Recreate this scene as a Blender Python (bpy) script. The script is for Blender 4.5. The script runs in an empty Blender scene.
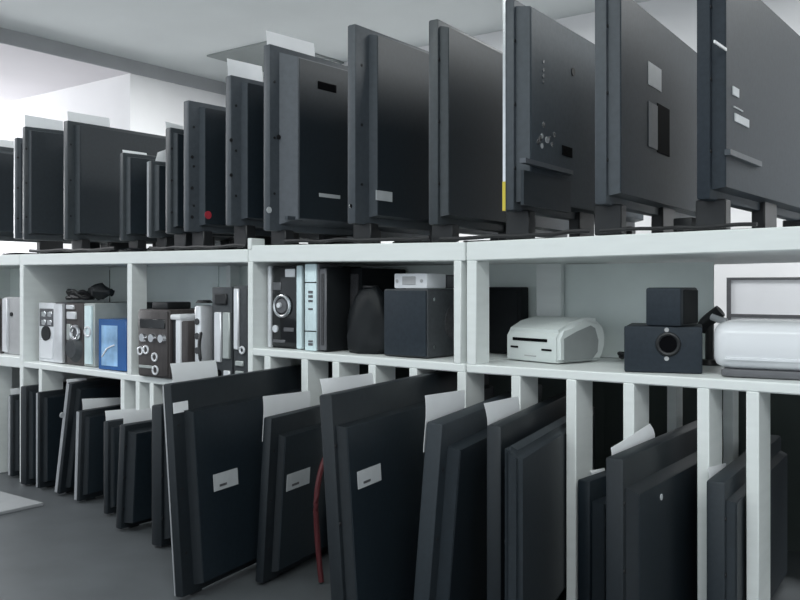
import bpy, bmesh, math, random
from mathutils import Vector, Matrix
random.seed(7)
R = math.radians

# ---------------------------------------------------------------- camera
F = 873.0            # focal length in pixels of the 800 px wide frame
EYE = 0.83           # height of the lens above the floor
CY = -2.0            # the rack's front plane is Y = 0, the rack runs along X
HOR = 286.0          # picture row of the horizon
AX = R(36.7)         # the view is turned 36.7 degrees left of +Y
VIEW = (-math.sin(AX), math.cos(AX))
RIGHT = (math.cos(AX), math.sin(AX))
S = bpy.context.scene
cam_d = bpy.data.cameras.new('camera'); cam = bpy.data.objects.new('camera', cam_d)
S.collection.objects.link(cam)
cam.location = (0, CY, EYE); cam.rotation_euler = (R(90), 0, AX)
cam_d.sensor_width = 36; cam_d.lens = 36 * F / 800; cam_d.shift_y = -(300 - HOR) / 800
cam_d.clip_start = 0.05
S.camera = cam
# ---------------------------------------------------------------- world and lights
w = bpy.data.worlds.new('world'); S.world = w; w.use_nodes = True
bg = w.node_tree.nodes['Background']
bg.inputs['Color'].default_value = (0.84, 0.93, 1.0, 1); bg.inputs['Strength'].default_value = 0.78
def area(name, loc, rot, sx, sy, power, col):
    d = bpy.data.lights.new(name, 'AREA'); d.shape = 'RECTANGLE'; d.size = sx; d.size_y = sy
    d.energy = power; d.color = col
    o = bpy.data.objects.new(name, d); S.collection.objects.link(o)
    o.location = loc; o.rotation_euler = rot
    return o
area('fill_light', (-1.6, -1.5, 2.42), (0, 0, 0), 2.6, 0.5, 24, (0.93, 1.0, 0.98))
area('fill_light', (-4.6, -1.2, 2.34), (0, 0, 0), 2.2, 0.5, 30, (0.97, 0.98, 1.0))
area('fill_light', (-3.6, 1.9, 2.44), (0, 0, 0), 2.4, 0.4, 50, (0.97, 1.0, 1.0))
area('fill_light', (0.4, 1.9, 2.44), (0, 0, 0), 2.4, 0.4, 60, (0.97, 1.0, 1.0))
area('fill_light', (0.9, -2.6, 2.42), (0, 0, 0), 1.6, 1.6, 56, (0.95, 1.0, 1.0))  # added lamp, brightens the papers and faces turned right
area('window_daylight', (-8.6, 0.4, 1.5), (0, R(-90), 0), 1.3, 2.4, 120, (0.96, 0.98, 1.0))
# exposure
vs = S.view_settings
vs.view_transform = 'Standard'; vs.look = 'None'; vs.gamma = 1; vs.use_curve_mapping = False
vs.exposure = 0.42

# ---------------------------------------------------------------- picture measurements -> points in the room
def ray(px):
    k = (px - 400.0) / F
    return VIEW[0] + RIGHT[0]*k, VIEW[1] + RIGHT[1]*k
def atY(px, Y):                    # X on the plane Y, and depth
    dx, dy = ray(px); t = (Y - CY) / dy
    return dx * t, t
def atX(px, X):
    dx, dy = ray(px); t = X / dx
    return CY + dy * t, t
def zof(py, t): return EYE + (HOR - py) * t / F

# ---------------------------------------------------------------- materials
def mat(name, col, rough=0.6, metal=0.0, noise=0.0, scale=20, bump=0.0, coat=0.0, stretch=None, spec=None):
    m = bpy.data.materials.new(name); m.use_nodes = True
    nt = m.node_tree; b = nt.nodes['Principled BSDF']
    b.inputs['Base Color'].default_value = (*col, 1)
    b.inputs['Roughness'].default_value = rough; b.inputs['Metallic'].default_value = metal
    b.inputs['Coat Weight'].default_value = coat
    if spec is not None: b.inputs['Specular IOR Level'].default_value = spec
    if noise or bump:
        tc = nt.nodes.new('ShaderNodeTexCoord'); mp = nt.nodes.new('ShaderNodeMapping')
        if stretch: mp.inputs['Scale'].default_value = stretch
        nt.links.new(tc.outputs['Object'], mp.inputs['Vector'])
        n = nt.nodes.new('ShaderNodeTexNoise'); n.inputs['Scale'].default_value = scale
        n.inputs['Detail'].default_value = 4
        nt.links.new(mp.outputs['Vector'], n.inputs['Vector'])
        if noise:
            r = nt.nodes.new('ShaderNodeValToRGB')
            r.color_ramp.elements[0].position = 0.3; r.color_ramp.elements[1].position = 0.7
            r.color_ramp.elements[0].color = (*[max(0, c*(1-noise)) for c in col], 1)
            r.color_ramp.elements[1].color = (*[min(1, c*(1+noise)) for c in col], 1)
            nt.links.new(n.outputs['Fac'], r.inputs['Fac'])
            nt.links.new(r.outputs['Color'], b.inputs['Base Color'])
        if bump:
            bp = nt.nodes.new('ShaderNodeBump'); bp.inputs['Strength'].default_value = bump
            bp.inputs['Distance'].default_value = 0.002
            nt.links.new(n.outputs['Fac'], bp.inputs['Height'])
            nt.links.new(bp.outputs['Normal'], b.inputs['Normal'])
    return m
M = dict(
    wall=mat('wall_paint', (0.73, 0.725, 0.735), 0.8, noise=0.03, scale=3, bump=0.05),
    ceil=mat('ceiling_paint', (0.60, 0.63, 0.63), 0.85, noise=0.03, scale=2),
    ceil_low=mat('low_ceiling_paint', (0.58, 0.56, 0.58), 0.85, noise=0.03, scale=2),
    fascia=mat('fascia_shade', (0.36, 0.37, 0.38), 0.8, noise=0.04, scale=5),  # shading of the beam side put into a darker grey
    soffit=mat('soffit_shade', (0.25, 0.275, 0.27), 0.8, noise=0.05, scale=5),  # shade of the underside put into the grey
    floor=mat('floor_vinyl', (0.085, 0.093, 0.100), 0.45, noise=0.12, scale=6, bump=0.05),
    white=mat('white_laminate', (0.80, 0.83, 0.82), 0.45, noise=0.03, scale=8, stretch=(1, 1, 6)),
    back=mat('hardboard_grey_white', (0.80, 0.86, 0.84), 0.75, noise=0.05, scale=6),
    board=mat('whiteboard_face', (0.85, 0.85, 0.88), 0.3, noise=0.02, scale=4),
    frame=mat('tv_frame_plastic', (0.040, 0.048, 0.055), 0.42, noise=0.12, scale=60, bump=0.06),
    frame_d=mat('tv_frame_black_plastic', (0.010, 0.014, 0.018), 0.45, noise=0.12, scale=60, bump=0.06),
    rim=mat('tv_rim_lit_plastic', (0.088, 0.098, 0.115), 0.45, noise=0.08, scale=60, bump=0.04),  # light caught by the sloped back put into a lighter grey
    rear4=mat('tv_back_blue_grey_plastic', (0.060, 0.076, 0.092), 0.55, spec=0.25, noise=0.1, scale=90, bump=0.08),
    frame2=mat('tv_frame_grey_plastic', (0.052, 0.062, 0.074), 0.48, noise=0.10, scale=60, bump=0.06),
    rear=mat('tv_back_plastic', (0.009, 0.016, 0.023), 0.5, noise=0.15, scale=80, bump=0.08),
    rear2=mat('tv_back_textured_plastic', (0.018, 0.025, 0.032), 0.55, noise=0.12, scale=90, bump=0.1),
    rear3=mat('tv_back_grey_plastic', (0.026, 0.034, 0.044), 0.55, spec=0.2, noise=0.1, scale=90, bump=0.08),
    slot_dark=mat('slot_shade_sheet', (0.055, 0.068, 0.064), 0.8, noise=0.1, scale=6),  # dark tone carries the shade deep in the lower slots
    screen=mat('tv_screen_glass', (0.006, 0.007, 0.009), 0.12, noise=0.05, scale=3),
    black=mat('black_plastic', (0.010, 0.011, 0.013), 0.45, noise=0.15, scale=50, bump=0.05),
    mattblack=mat('matt_black_board', (0.012, 0.014, 0.016), 0.8, noise=0.1, scale=50, spec=0.2),
    hole=mat('matt_black_recess', (0.004, 0.004, 0.005), 0.9, spec=0.05, noise=0.1, scale=50),
    gloss=mat('gloss_black', (0.008, 0.009, 0.011), 0.12, noise=0.05, scale=20),
    vinyl=mat('speaker_vinyl', (0.022, 0.026, 0.031), 0.6, noise=0.2, scale=90, bump=0.15),
    vinyl2=mat('speaker_vinyl_grey', (0.045, 0.050, 0.056), 0.6, noise=0.15, scale=90, bump=0.15),
    paper=mat('paper', (0.90, 0.91, 0.93), 0.8, noise=0.02, scale=15),
    edge=mat('lit_edge_plastic', (0.34, 0.35, 0.37), 0.35, noise=0.1, scale=40),  # pale tone paints the light on front edges
    label=mat('printed_label', (0.52, 0.54, 0.56), 0.6, noise=0.05, scale=30),
    ink=mat('label_ink', (0.05, 0.05, 0.06), 0.7, noise=0.05, scale=30),
    steel=mat('bright_steel', (0.75, 0.76, 0.78), 0.25, 1.0, noise=0.05, scale=30),
    silver=mat('silver_plastic', (0.80, 0.81, 0.84), 0.3, 0.35, noise=0.05, scale=30),
    silver2=mat('champagne_silver_plastic', (0.45, 0.48, 0.47), 0.35, 0.3, noise=0.06, scale=30),
    icy=mat('ice_blue_silver_plastic', (0.72, 0.86, 0.89), 0.3, 0.1, noise=0.04, scale=30),
    dsilver=mat('dark_silver_plastic', (0.13, 0.13, 0.14), 0.4, 0.3, noise=0.1, scale=30),
    ltgrey=mat('light_grey_plastic', (0.42, 0.42, 0.43), 0.5, noise=0.05, scale=30),
    brown=mat('brown_grey_cabinet', (0.060, 0.052, 0.052), 0.45, noise=0.2, scale=12, stretch=(8, 8, 1)),
    mesh=mat('grille_cloth', (0.06, 0.06, 0.065), 0.9, noise=0.3, scale=200, bump=0.3),
    blue=mat('blue_printed_box', (0.030, 0.115, 0.33), 0.25, noise=0.15, scale=8),
    ltblue=mat('pale_blue_print', (0.30, 0.50, 0.78), 0.25, noise=0.35, scale=14),
    bag=mat('black_plastic_bag', (0.007, 0.009, 0.011), 0.55, spec=0.3, noise=0.1, scale=10, bump=0.3),
    printer=mat('white_printer_plastic', (0.66, 0.70, 0.69), 0.42, noise=0.02, scale=20),
    printer_d=mat('grey_printer_plastic', (0.26, 0.28, 0.28), 0.5, noise=0.05, scale=20),
    pwhite=mat('gloss_white_plastic', (0.78, 0.79, 0.82), 0.22, noise=0.01, scale=10),
    yellow=mat('yellow_sticker', (0.62, 0.50, 0.06), 0.6, noise=0.05, scale=30),
    red=mat('red_sticker', (0.42, 0.03, 0.05), 0.6, noise=0.05, scale=30),
    dred=mat('dark_red_cable', (0.10, 0.018, 0.022), 0.5, noise=0.05, scale=30),
    card=mat('grey_card', (0.30, 0.31, 0.32), 0.8, noise=0.06, scale=8),
    cable=mat('black_cable', (0.012, 0.012, 0.014), 0.45, noise=0.1, scale=40),
    screwm=mat('dark_screw', (0.008, 0.008, 0.010), 0.6, noise=0.1, scale=40),
)

# ---------------------------------------------------------------- mesh helpers
class MB:
    def __init__(s): s.bm = bmesh.new()
    def box(s, lo, hi, bev=0.0, seg=1, mtx=None):
        g = bmesh.ops.create_cube(s.bm, size=1.0); vs = g['verts']
        c = [(a+b)/2 for a, b in zip(lo, hi)]; d = [abs(b-a) for a, b in zip(lo, hi)]
        for v in vs: v.co = Vector((c[0]+v.co.x*d[0], c[1]+v.co.y*d[1], c[2]+v.co.z*d[2]))
        if bev:
            es = list({e for v in vs for e in v.link_edges})
            r = bmesh.ops.bevel(s.bm, geom=es, offset=min(bev, min(d)*0.45), segments=seg, affect='EDGES', profile=0.5)
            vs = list({v for f in r['faces'] for v in f.verts} | {v for v in vs if v.is_valid})
        if mtx is not None: bmesh.ops.transform(s.bm, matrix=mtx, verts=vs)
        return s
    def quads(s, rings, cap=True):     # loft of closed rings
        vr = [[s.bm.verts.new(p) for p in r] for r in rings]
        n = len(vr[0])
        for a, b in zip(vr[:-1], vr[1:]):
            for i in range(n):
                s.bm.faces.new((a[i], a[(i+1) % n], b[(i+1) % n], b[i]))
        if cap:
            s.bm.faces.new(list(reversed(vr[0]))); s.bm.faces.new(vr[-1])
        return s
    def cyl(s, p, ax, r0, h, r1=None, n=20):
        ax = Vector(ax).normalized(); r1 = r0 if r1 is None else r1
        q = ax.to_track_quat('Z', 'Y'); p = Vector(p)
        def ring(z, r): return [p + q @ Vector((r*math.cos(2*math.pi*i/n), r*math.sin(2*math.pi*i/n), z)) for i in range(n)]
        return s.quads([ring(0, r0), ring(h, r1)])
    def ringtorus(s, p, ax, Rr, r, n=28, k=8):
        ax = Vector(ax).normalized(); q = ax.to_track_quat('Z', 'Y'); p = Vector(p)
        vv = []
        for i in range(n):
            a = 2*math.pi*i/n; row = []
            for j in range(k):
                b = 2*math.pi*j/k
                row.append(s.bm.verts.new(p + q @ Vector(((Rr+r*math.cos(b))*math.cos(a), (Rr+r*math.cos(b))*math.sin(a), r*math.sin(b)))))
            vv.append(row)
        for i in range(n):
            for j in range(k):
                s.bm.faces.new((vv[i][j], vv[(i+1) % n][j], vv[(i+1) % n][(j+1) % k], vv[i][(j+1) % k]))
        return s
    def tube(s, pts, r, n=8):
        pts = [Vector(p) for p in pts]
        # Catmull-Rom resample
        out = []
        for i in range(len(pts)-1):
            p0 = pts[max(i-1, 0)]; p1 = pts[i]; p2 = pts[i+1]; p3 = pts[min(i+2, len(pts)-1)]
            for k in range(6):
                t = k/6
                out.append(0.5*((2*p1)+(p2-p0)*t+(2*p0-5*p1+4*p2-p3)*t*t+(3*p1-p0-3*p2+p3)*t**3))
        out.append(pts[-1])
        rings = []
        for i, p in enumerate(out):
            d = (out[min(i+1, len(out)-1)] - out[max(i-1, 0)])
            if d.length < 1e-9: d = Vector((1, 0, 0))
            q = d.normalized().to_track_quat('Z', 'Y')
            rings.append([p + q @ Vector((r*math.cos(2*math.pi*j/n), r*math.sin(2*math.pi*j/n), 0)) for j in range(n)])
        return s.quads(rings)
    def prism(s, poly, lo, hi, axis='y'):     # poly of (a, b), extruded along an axis
        def P(a, b, c): return {'y': (a, c, b), 'x': (c, a, b), 'z': (a, b, c)}[axis]
        return s.quads([[P(a, b, lo) for a, b in poly], [P(a, b, hi) for a, b in poly]])
    def build(s, name, m, parent=None, smooth=False, loc=None):
        bmesh.ops.recalc_face_normals(s.bm, faces=s.bm.faces)
        me = bpy.data.meshes.new(name); s.bm.to_mesh(me); s.bm.free()
        if smooth:
            for p in me.polygons: p.use_smooth = True
            me.set_sharp_from_angle(angle=R(38))
        me.materials.append(m)
        o = bpy.data.objects.new(name, me); S.collection.objects.link(o)
        if parent: o.parent = parent
        if loc: o.location = loc
        return o
def tag(o, label=None, cat=None, group=None, kind=None):
    if label: o['label'] = label
    if cat: o['category'] = cat
    if group: o['group'] = group
    if kind: o['kind'] = kind
    return o
def empty(name, loc, rot=(0, 0, 0), label=None, cat=None, group=None):
    o = bpy.data.objects.new(name, None); S.collection.objects.link(o)
    o.empty_display_size = 0.05
    o.location = loc; o.rotation_euler = rot
    return tag(o, label, cat, group)
def plain(lo, hi, name, m, parent=None, bev=0.0, seg=1, label=None):
    o = MB().box(lo, hi, bev, seg).build(name, m, parent, smooth=bool(bev))
    if label: o['label'] = label
    return o

# ---------------------------------------------------------------- the room
ZL = EYE + 1.58; ZH = EYE + 1.68; XF = -5.48; Y1 = 2.0; Y2 = 3.0
def struct(o): o['kind'] = 'structure'; return o
struct(plain((-9.0, -5.0, -0.1), (3.5, 4.0, 0.0), 'floor', M['floor']))
cl = struct(plain((-9.0, -5.0, ZL), (XF, Y1, ZL+0.3), 'ceiling', M['ceil_low']))
plain((XF, -5.0, ZH), (3.5, Y2, ZH+0.2), 'ceiling_panel', M['ceil'], cl)
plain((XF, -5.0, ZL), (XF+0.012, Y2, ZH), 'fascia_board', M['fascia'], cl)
plain((-4.92, 2.25, ZH-0.012), (-4.25, Y2, ZH), 'soffit_panel', M['soffit'], cl, label='soffit panel with its shade painted grey')
wb = struct(plain((-9.0, Y1, 0), (XF, Y1+0.15, ZL), 'wall_back', M['wall']))
plain((XF-0.15, Y1+0.15, 0), (XF, Y2, ZH), 'wall_return', M['wall'], wb)
plain((XF-0.15, Y2, 0), (3.5, Y2+0.15, ZH), 'recessed_wall', M['wall'], wb)
struct(plain((-9.1, -5.0, 0), (-9.0, 2.1, ZL), 'wall_left', M['wall']))
struct(plain((3.5, -5.0, 0), (3.6, 3.1, ZH), 'wall_right', M['wall']))
struct(plain((XF, Y2-0.015, 0), (3.5, Y2, 0.09), 'baseboard_back', M['white']))

# ---------------------------------------------------------------- shelving
DT = 0.95      # depth of the top boards
DM = 0.42      # depth of the middle boards
def wedge(xl, xr, y0, y1, zbl, ztl, zbr, ztr, name, m, parent, b=0.003):
    """a board whose two ends may sit at slightly different heights (old boards sag and slope)"""
    mb = MB()
    rl = [(xl, y0, zbl), (xl, y1, zbl), (xl, y1, ztl), (xl, y0, ztl)]
    rr = [(xr, y0, zbr), (xr, y1, zbr), (xr, y1, ztr), (xr, y0, ztr)]
    mb.quads([rl, rr])
    bmesh.ops.bevel(mb.bm, geom=list(mb.bm.edges), offset=b, segments=1, affect='EDGES')
    return mb.build(name, m, parent)
E = EYE
def unit(name, label, x0, x1, ztop, zshelf, posts, mids, backs, panels, lows=()):
    """ztop: (zb_l, zt_l, zb_r, zt_r); zshelf: (zt_l, zt_r, thickness); everything in room coordinates on an Empty at the unit's foot"""
    r = empty(name, (x0, 0, 0), (0, 0, 0), label, 'shelving')
    def X(x): return x - x0
    wedge(0, X(x1), 0, DT, ztop[0], ztop[1], ztop[2], ztop[3], 'top_board', M['white'], r)
    wedge(0.0, X(x1), 0, DM, zshelf[0]-zshelf[2], zshelf[0], zshelf[1]-zshelf[2], zshelf[1], 'middle_shelf', M['white'], r)
    def zlin(a, b, x): return a + (b-a)*(x-x0)/(x1-x0)
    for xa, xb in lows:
        plain((X(xa), .93, 0), (X(xb), .936, min(zshelf[0], zshelf[1]) if x0 > -1.5 else ztop[0]-.002), 'slot_shade_panel', M['slot_dark'], r)  # added backing sheet, slot shade put into its dark colour
    for x, wd, dp in panels:
        plain((X(x), -0.002, 0), (X(x)+wd, dp, zlin(ztop[0], ztop[2], x)+0.001), 'side_panel', M['white'], r, 0.002)
    for x, wd, dp, y0 in posts:          # uprights under the middle shelf
        plain((X(x), y0, 0), (X(x)+wd, y0+dp, zlin(zshelf[0], zshelf[1], x)-zshelf[2]+0.001), 'upright', M['white'], r, 0.002)
    for x, wd, dp, y0 in mids:           # dividers between the shelf and the top board
        plain((X(x), y0, zlin(zshelf[0], zshelf[1], x)-0.001), (X(x)+wd, y0+dp, zlin(ztop[0], ztop[2], x)+0.001), 'divider', M['white'], r, 0.002)
    for xa, xb, y, z0, z1 in backs:
        plain((X(xa), y, z0), (X(xb), y+0.006, z1), 'back_panel', M['back'], r)
    return r
def PX(px): return atY(px, 0)[0]
PW = 0.027
xZ0, xA0, xB0, xC0, xC1 = -4.35, PX(20), PX(248), PX(466), -0.10
zlo = 0.02
# leftmost unit, mostly outside the frame
unit('shelving_unit', 'white shelf unit cut off at the left edge holding the pale grey speaker', xZ0, xA0-0.002,
     (E+.092, E+.138, E+.088, E+.134), (E-.302, E-.302, .045),
     [(x, PW, .10, .0) for x in (-4.1, -3.93, -3.76)], [(-4.15, PW, .08, 0)],
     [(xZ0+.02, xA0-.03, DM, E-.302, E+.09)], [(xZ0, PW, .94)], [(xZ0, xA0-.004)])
# unit with the small hi-fi sets and the blue box
unit('shelving_unit', 'white shelf unit with the lowered middle shelf holding the blue box and hi-fi sets', xA0, xB0-0.002,
     (E+.0875, E+.134, E+.077, E+.121), (E-.318, E-.337, .024),
     [(PX(39)-.004, .022, .10, 0.0), (PX(121)-.004, .022, .10, 0.0), (PX(136)-.004, .022, .10, 0.0), (PX(150)-.004, .022, .10, 0.0), (-3.082, .022, .06, .27)] + [(PX(228), PW, .10, .0)],
     [(PX(127), PW, .07, 0), (-2.62, PW, .05, DM-.06)],
     [(xA0+.03, PX(128)+.02, DM, E-.31, E+.085), (PX(128)+.016, xB0-.03, DM+.006, E-.32, E+.08)],
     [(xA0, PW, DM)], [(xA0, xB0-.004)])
# unit with the black boxes
uB = unit('shelving_unit', 'white shelf unit holding the silver dial hi-fi and the tall black boxes', xB0, xC0-0.004,
     (E+.0781, E+.133, E+.0675, E+.119), (E-.203, E-.211, .024),
     [(PX(p), PW, .10, 0.0) for p in (264, 301, 332, 368, 409, 457)],
     [(PX(453.5), .024, .07, 0)],
     [(xB0+.03, xC0-.01, DM, E-.20, E+.07)],
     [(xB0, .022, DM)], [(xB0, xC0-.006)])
plain((0, -0.003, E+.12), (.018, .06, E+.157), 'panel_top', M['white'], uB, 0.002)
# unit with the printer and the sub-woofer
unit('shelving_unit', 'white shelf unit on the right holding the printer and the ported black speaker', xC0, xC1,
     (E+.0675, E+.119, E+.079, E+.131), (E-.211, E-.208, .024),
     [(PX(p), PW, .10, 0.0) for p in (511, 566, 623, 697, 746)] + [(-.40, PW, .10, 0), (-.25, PW, .10, 0)]
     + [(-.845, PW, .05, .36), (-.695, PW, .05, .36)],
     [(xC0+.002, .030, .07, 0), (xC0+.001, .085, .022, DM-.022)],
     [(xC0-.013, -.74, DM+.008, E-.21, E+.066)],
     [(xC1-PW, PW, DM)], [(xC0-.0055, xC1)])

def ztop_at(X):           # top surface of the top boards
    if X < xA0: return E+.136
    if X < xB0: return E+.134 + (.121-.134)*(X-xA0)/(xB0-xA0)
    if X < xC0: return E+.133 + (.119-.133)*(X-xB0)/(xC0-xB0)
    return E+.119 + (.131-.119)*(X-xC0)/(xC1-xC0)
def zmid_at(X):
    if X < xA0: return E-.302
    if X < xB0: return E-.318 + (-.337+.318)*(X-xA0)/(xB0-xA0)
    if X < xC0: return E-.203 + (-.211+.203)*(X-xB0)/(xC0-xB0)
    return E-.211 + .003*(X-xC0)/(xC1-xC0)

# ---------------------------------------------------------------- televisions
class TV: pass
def tv(label, px, ytop, ybot=None, X=None, Y=0.0, vp=1050, T=.032, W=None, bul=None, bot=None, low=False,
       frame='frame', rear='rear', base=True, group=None, prot=.045, tin=.018, bin=.022, rim=None, edge=None, ew=.55, slot=None, shift=0.0, bw=.06, name='flat_screen_television'):
    """px: picture column of the front edge's left corner; it stands edge-on, screen to the left, back to the right"""
    t = TV()
    if X is not None: Y, d = atX(px, X)
    rz0 = AX - math.atan((vp - 400) / F)
    if slot:      # pushed between two uprights: choose how far it stands out so that it passes midway
        lp_, rp_ = PX(slot[0]) + PW, PX(slot[1])
        mid = (lp_ + rp_)/2 - (T + prot)/2 + shift
        lo_, hi_ = -.9, .3
        for _ in range(40):
            Y = (lo_+hi_)/2
            xa_, _t = atY(px if bot is None else (px+bot[0])/2, Y)
            if xa_ - math.tan(rz0)*(.05 - Y) < mid: hi_ = Y
            else: lo_ = Y
    xl, d = atY(px, Y)
    rz = AX - math.atan((vp - 400) / F)
    zt = zof(ytop, d)
    floor = 0.003 if low else max(ztop_at(xl-.09), ztop_at(xl+.12), ztop_at(xl)) + .003
    zb = (floor + (.004 if not base else .035)) if ybot is None else max(floor+.02, zof(ybot, d))
    lean = 0.0
    if bot is not None:      # picture column of the same edge further down: (px, py)
        xb, _ = atY(bot[0], Y); zz = zof(bot[1], d)
        lean = math.atan((xl - xb) / (zt - zz))
        xl = xl - math.tan(lean)*(zt-floor)
    r = empty(name, (xl, Y, floor), (0, lean, rz), label, 'television', group)
    H = (zt - floor) / math.cos(lean); b = zb - floor
    if W is None: W = min(.95, max(.4, (H-b)*1.62))
    if low and lean: r.location.z += (T+.01)*abs(math.sin(lean)); floor = r.location.z
    t.root, t.T, t.W, t.H, t.b, t.px = r, T, W, H, b, px
    t.xl, t.Y, t.rz, t.lean = xl, Y, rz, lean
    t.pymid = .5*(ytop + (HOR - (floor+.1-EYE)*F/d))
    t.mx = Matrix.Translation((xl, Y, floor)) @ Matrix.Rotation(rz, 4, 'Z') @ Matrix.Rotation(lean, 4, 'Y')
    plain((0, 0, b), (T, W, H), 'frame', M[frame], r, .006, 2)
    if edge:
        plain((.002, -.002, b+.004), (T*ew, .004, H-.004), 'lit_edge_strip', M[edge], r, .001)  # added pale strip: light caught by the front edge, as colour
    plain((-.0015, .018, b+.03), (.004, W-.018, H-.018), 'screen', M['screen'], r)
    t.prot = prot
    # back bulge: outer ring at y a, inner ring at y c
    a, c = (yof(t, bul[0], T), yof(t, bul[1], T+prot)) if bul else (.05, .10)
    a = max(a, .012); c = max(c, a+.006); t.a, t.c = a, c
    top, bo = H - tin, b + bin
    ins = min(c-a, .05 if low else .018)
    e0, e1 = W-.012, W-.03
    ro = [(T-.002, a, bo), (T-.002, e0, bo), (T-.002, e0, top), (T-.002, a, top)]
    ri = [(T+prot, c, bo+ins), (T+prot, e1, bo+ins), (T+prot, e1, top-ins), (T+prot, c, top-ins)]
    rk = [tuple(p + (q-p)*.97 for p, q in zip(u, v)) for u, v in zip(ro, ri)]
    mb = MB().quads([ro, rk])
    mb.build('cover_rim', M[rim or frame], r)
    ri2 = [tuple(p + (q-p)*.90 for p, q in zip(u, v)) for u, v in zip(ro, ri)]
    mb = MB().quads([ri2, ri])
    bmesh.ops.bevel(mb.bm, geom=list(mb.bm.edges), offset=.003, segments=2, affect='EDGES')
    t.bulge = mb.build('back_cover', M[rear], r, smooth=True)
    # screws and vent slots on the back
    if W > .45:
        for k in range(3):
            z = b + (H-b)*(.2+.3*k)
            MB().cyl((T-.001, min(a*.5, .03), z), (1, 0, 0), .0045, .0025, n=10).build('screw', M['screwm'], r)
    if base:
        plain((T*.3, W/2-.06, .010), (T+.012, W/2+.06, b+.06), 'stand_neck', M['black'], r, .004)
        w2 = bw
        plain((T/2-w2, W/2-.20, 0), (T/2+w2, W/2+.20, .014), 'stand_base', M['gloss'], r, .005)
        if base is True:
            for yy in (.05, W-.09):
                plain((T/2-.035, yy, 0), (T/2+.035, yy+.04, b+.004), 'foot', M['black'], r, .003)
    else:
        for yy in (.04, W-.08):
            plain((.004, yy, 0.0), (T-.004, yy+.04, b+.003), 'rubber_foot', M['black'], r)
    return t
def local_hit(t, px, py, x):
    """where the sight line through a picture point meets the plane local-x = x of a television: (y, z) in its own axes"""
    dx, dy = ray(px)
    inv = t.mx.inverted()
    o = inv @ Vector((0, CY, EYE)); d = inv.to_3x3() @ Vector((dx, dy, (HOR - py) / F))
    k = (x - o.x) / d.x
    p = o + d*k
    return p.y, p.z
def yof(t, px, x, py=None): return local_hit(t, px, t.pymid if py is None else py, x)[0]
def zof_local(t, px, py, x): return local_hit(t, px, py, x)
def sticker(t, name, m, px0, py0, px1, py1, x=None, th=.0015, parent=None, prints=0, label=None):
    """a flat label on the back, between two picture corners, made in the television's own axes"""
    x = t.T + t.prot if x is None else x
    ya, za = zof_local(t, px0, py0, x); yb, zb = zof_local(t, px1, py1, x)
    o = plain((x-.001, min(ya, yb), min(za, zb)), (x+th, max(ya, yb), max(za, zb)), name, m, parent or t.root)
    if label: o['label'] = label
    y0, y1, z0, z1 = min(ya, yb), max(ya, yb), min(za, zb), max(za, zb)
    if prints and not parent:
        mb = MB()
        mb.box((x+th-.0003, y0+(y1-y0)*.22, z0+(z1-z0)*.20), (x+th+.0006, y0+(y1-y0)*.52, z0+(z1-z0)*.34))
        mb.build('label_print', M['dsilver'], o)
    return o
def paper(label, t, p0, p1, y0, y1, x=None, curl=0.006, bend=0.0, group='paper sheets on the televisions', lower=.07, name='paper_sheet', skew=0.0):
    """a sheet tucked against the screen side of a television, standing up above its top edge; p0, p1: picture columns, y0, y1: picture rows of its upper corners"""
    x = -.003 if x is None else x
    ya, za = local_hit(t, p0, y0, x); yb, zb = local_hit(t, p1, y1, x)
    ya = max(ya, .006)
    h0, h1 = za - t.H, zb - t.H
    mb = MB(); nu, nv = 6, 8; rows = []
    for j in range(nv+1):
        v = j/nv; row = []
        for i in range(nu+1):
            u = i/nu
            top = h0 + (h1-h0)*u
            z = t.H - lower + (lower+top)*v
            k = max(0.0, (z - t.H)/max(.001, max(h0, h1)))
            xx = x - curl*k*k + bend*k*k*math.sin(u*3)
            yy = ya + (yb-ya)*u + skew*k
            row.append(mb.bm.verts.new((xx, yy, z)))
        rows.append(row)
    back = [[mb.bm.verts.new(v.co + Vector((-.0008, 0, 0))) for v in r] for r in rows]
    for j in range(nv):
        for i in range(nu):
            mb.bm.faces.new((rows[j][i], rows[j][i+1], rows[j+1][i+1], rows[j+1][i]))
            mb.bm.faces.new((back[j][i], back[j+1][i], back[j+1][i+1], back[j][i+1]))
    edge = [(0, i) for i in range(nu+1)] + [(j, nu) for j in range(1, nv+1)] + [(nv, i) for i in range(nu-1, -1, -1)] + [(j, 0) for j in range(nv-1, 0, -1)]
    for (a, b), (c, d) in zip(edge, edge[1:]+edge[:1]):
        mb.bm.faces.new((rows[a][b], rows[c][d], back[c][d], back[a][b]))
    o = mb.build(name, M['paper'], smooth=True)
    o.matrix_world = t.mx
    return tag(o, label, 'paper', group)

G1 = 'televisions standing in a row on top of the shelves'
U = {}
def up(k, *a, **kw): U[k] = tv(*a, group=G1, **kw)
up('cut', 'black television cut off by the left edge, far end of the top row', -26, 144, 240, vp=1100, bul=(-18, -8))
up('edge', 'narrow-looking television with a lit front edge, second from the left end of the top row', 14, 138, 239, vp=1400, T=.03, W=.60, base='plate', frame='frame2', edge='edge', bul=(19, 20), prot=.006, bw=.015)
up('third', 'black television under a bluish paper, left of the widest far television', 22, 127, 240, vp=1400, tin=.015, rear='rear2', W=.85, bul=(28, 31), prot=.025, bw=.03, base='plate')
up('wide', 'widest far television, behind two small monitors in the top row', 63, 121, 240, vp=1096, W=.95, rear='rear2', bul=(74, 80), tin=.015, prot=.035)
up('small', 'small black monitor with a strip of paper, in front of the wide far television', 119, 153, 241, Y=.06, vp=1300, W=.42, T=.03, bul=(124, 126), prot=.03, tin=.015, bw=.05, name='computer_monitor')
up('small2', 'small black monitor with one lit edge, right of another small monitor on top', 147, 161, 238, Y=.06, vp=1300, W=.42, T=.03, edge='edge', bul=(153, 155), prot=.03, tin=.015, bw=.04, name='computer_monitor')
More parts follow.
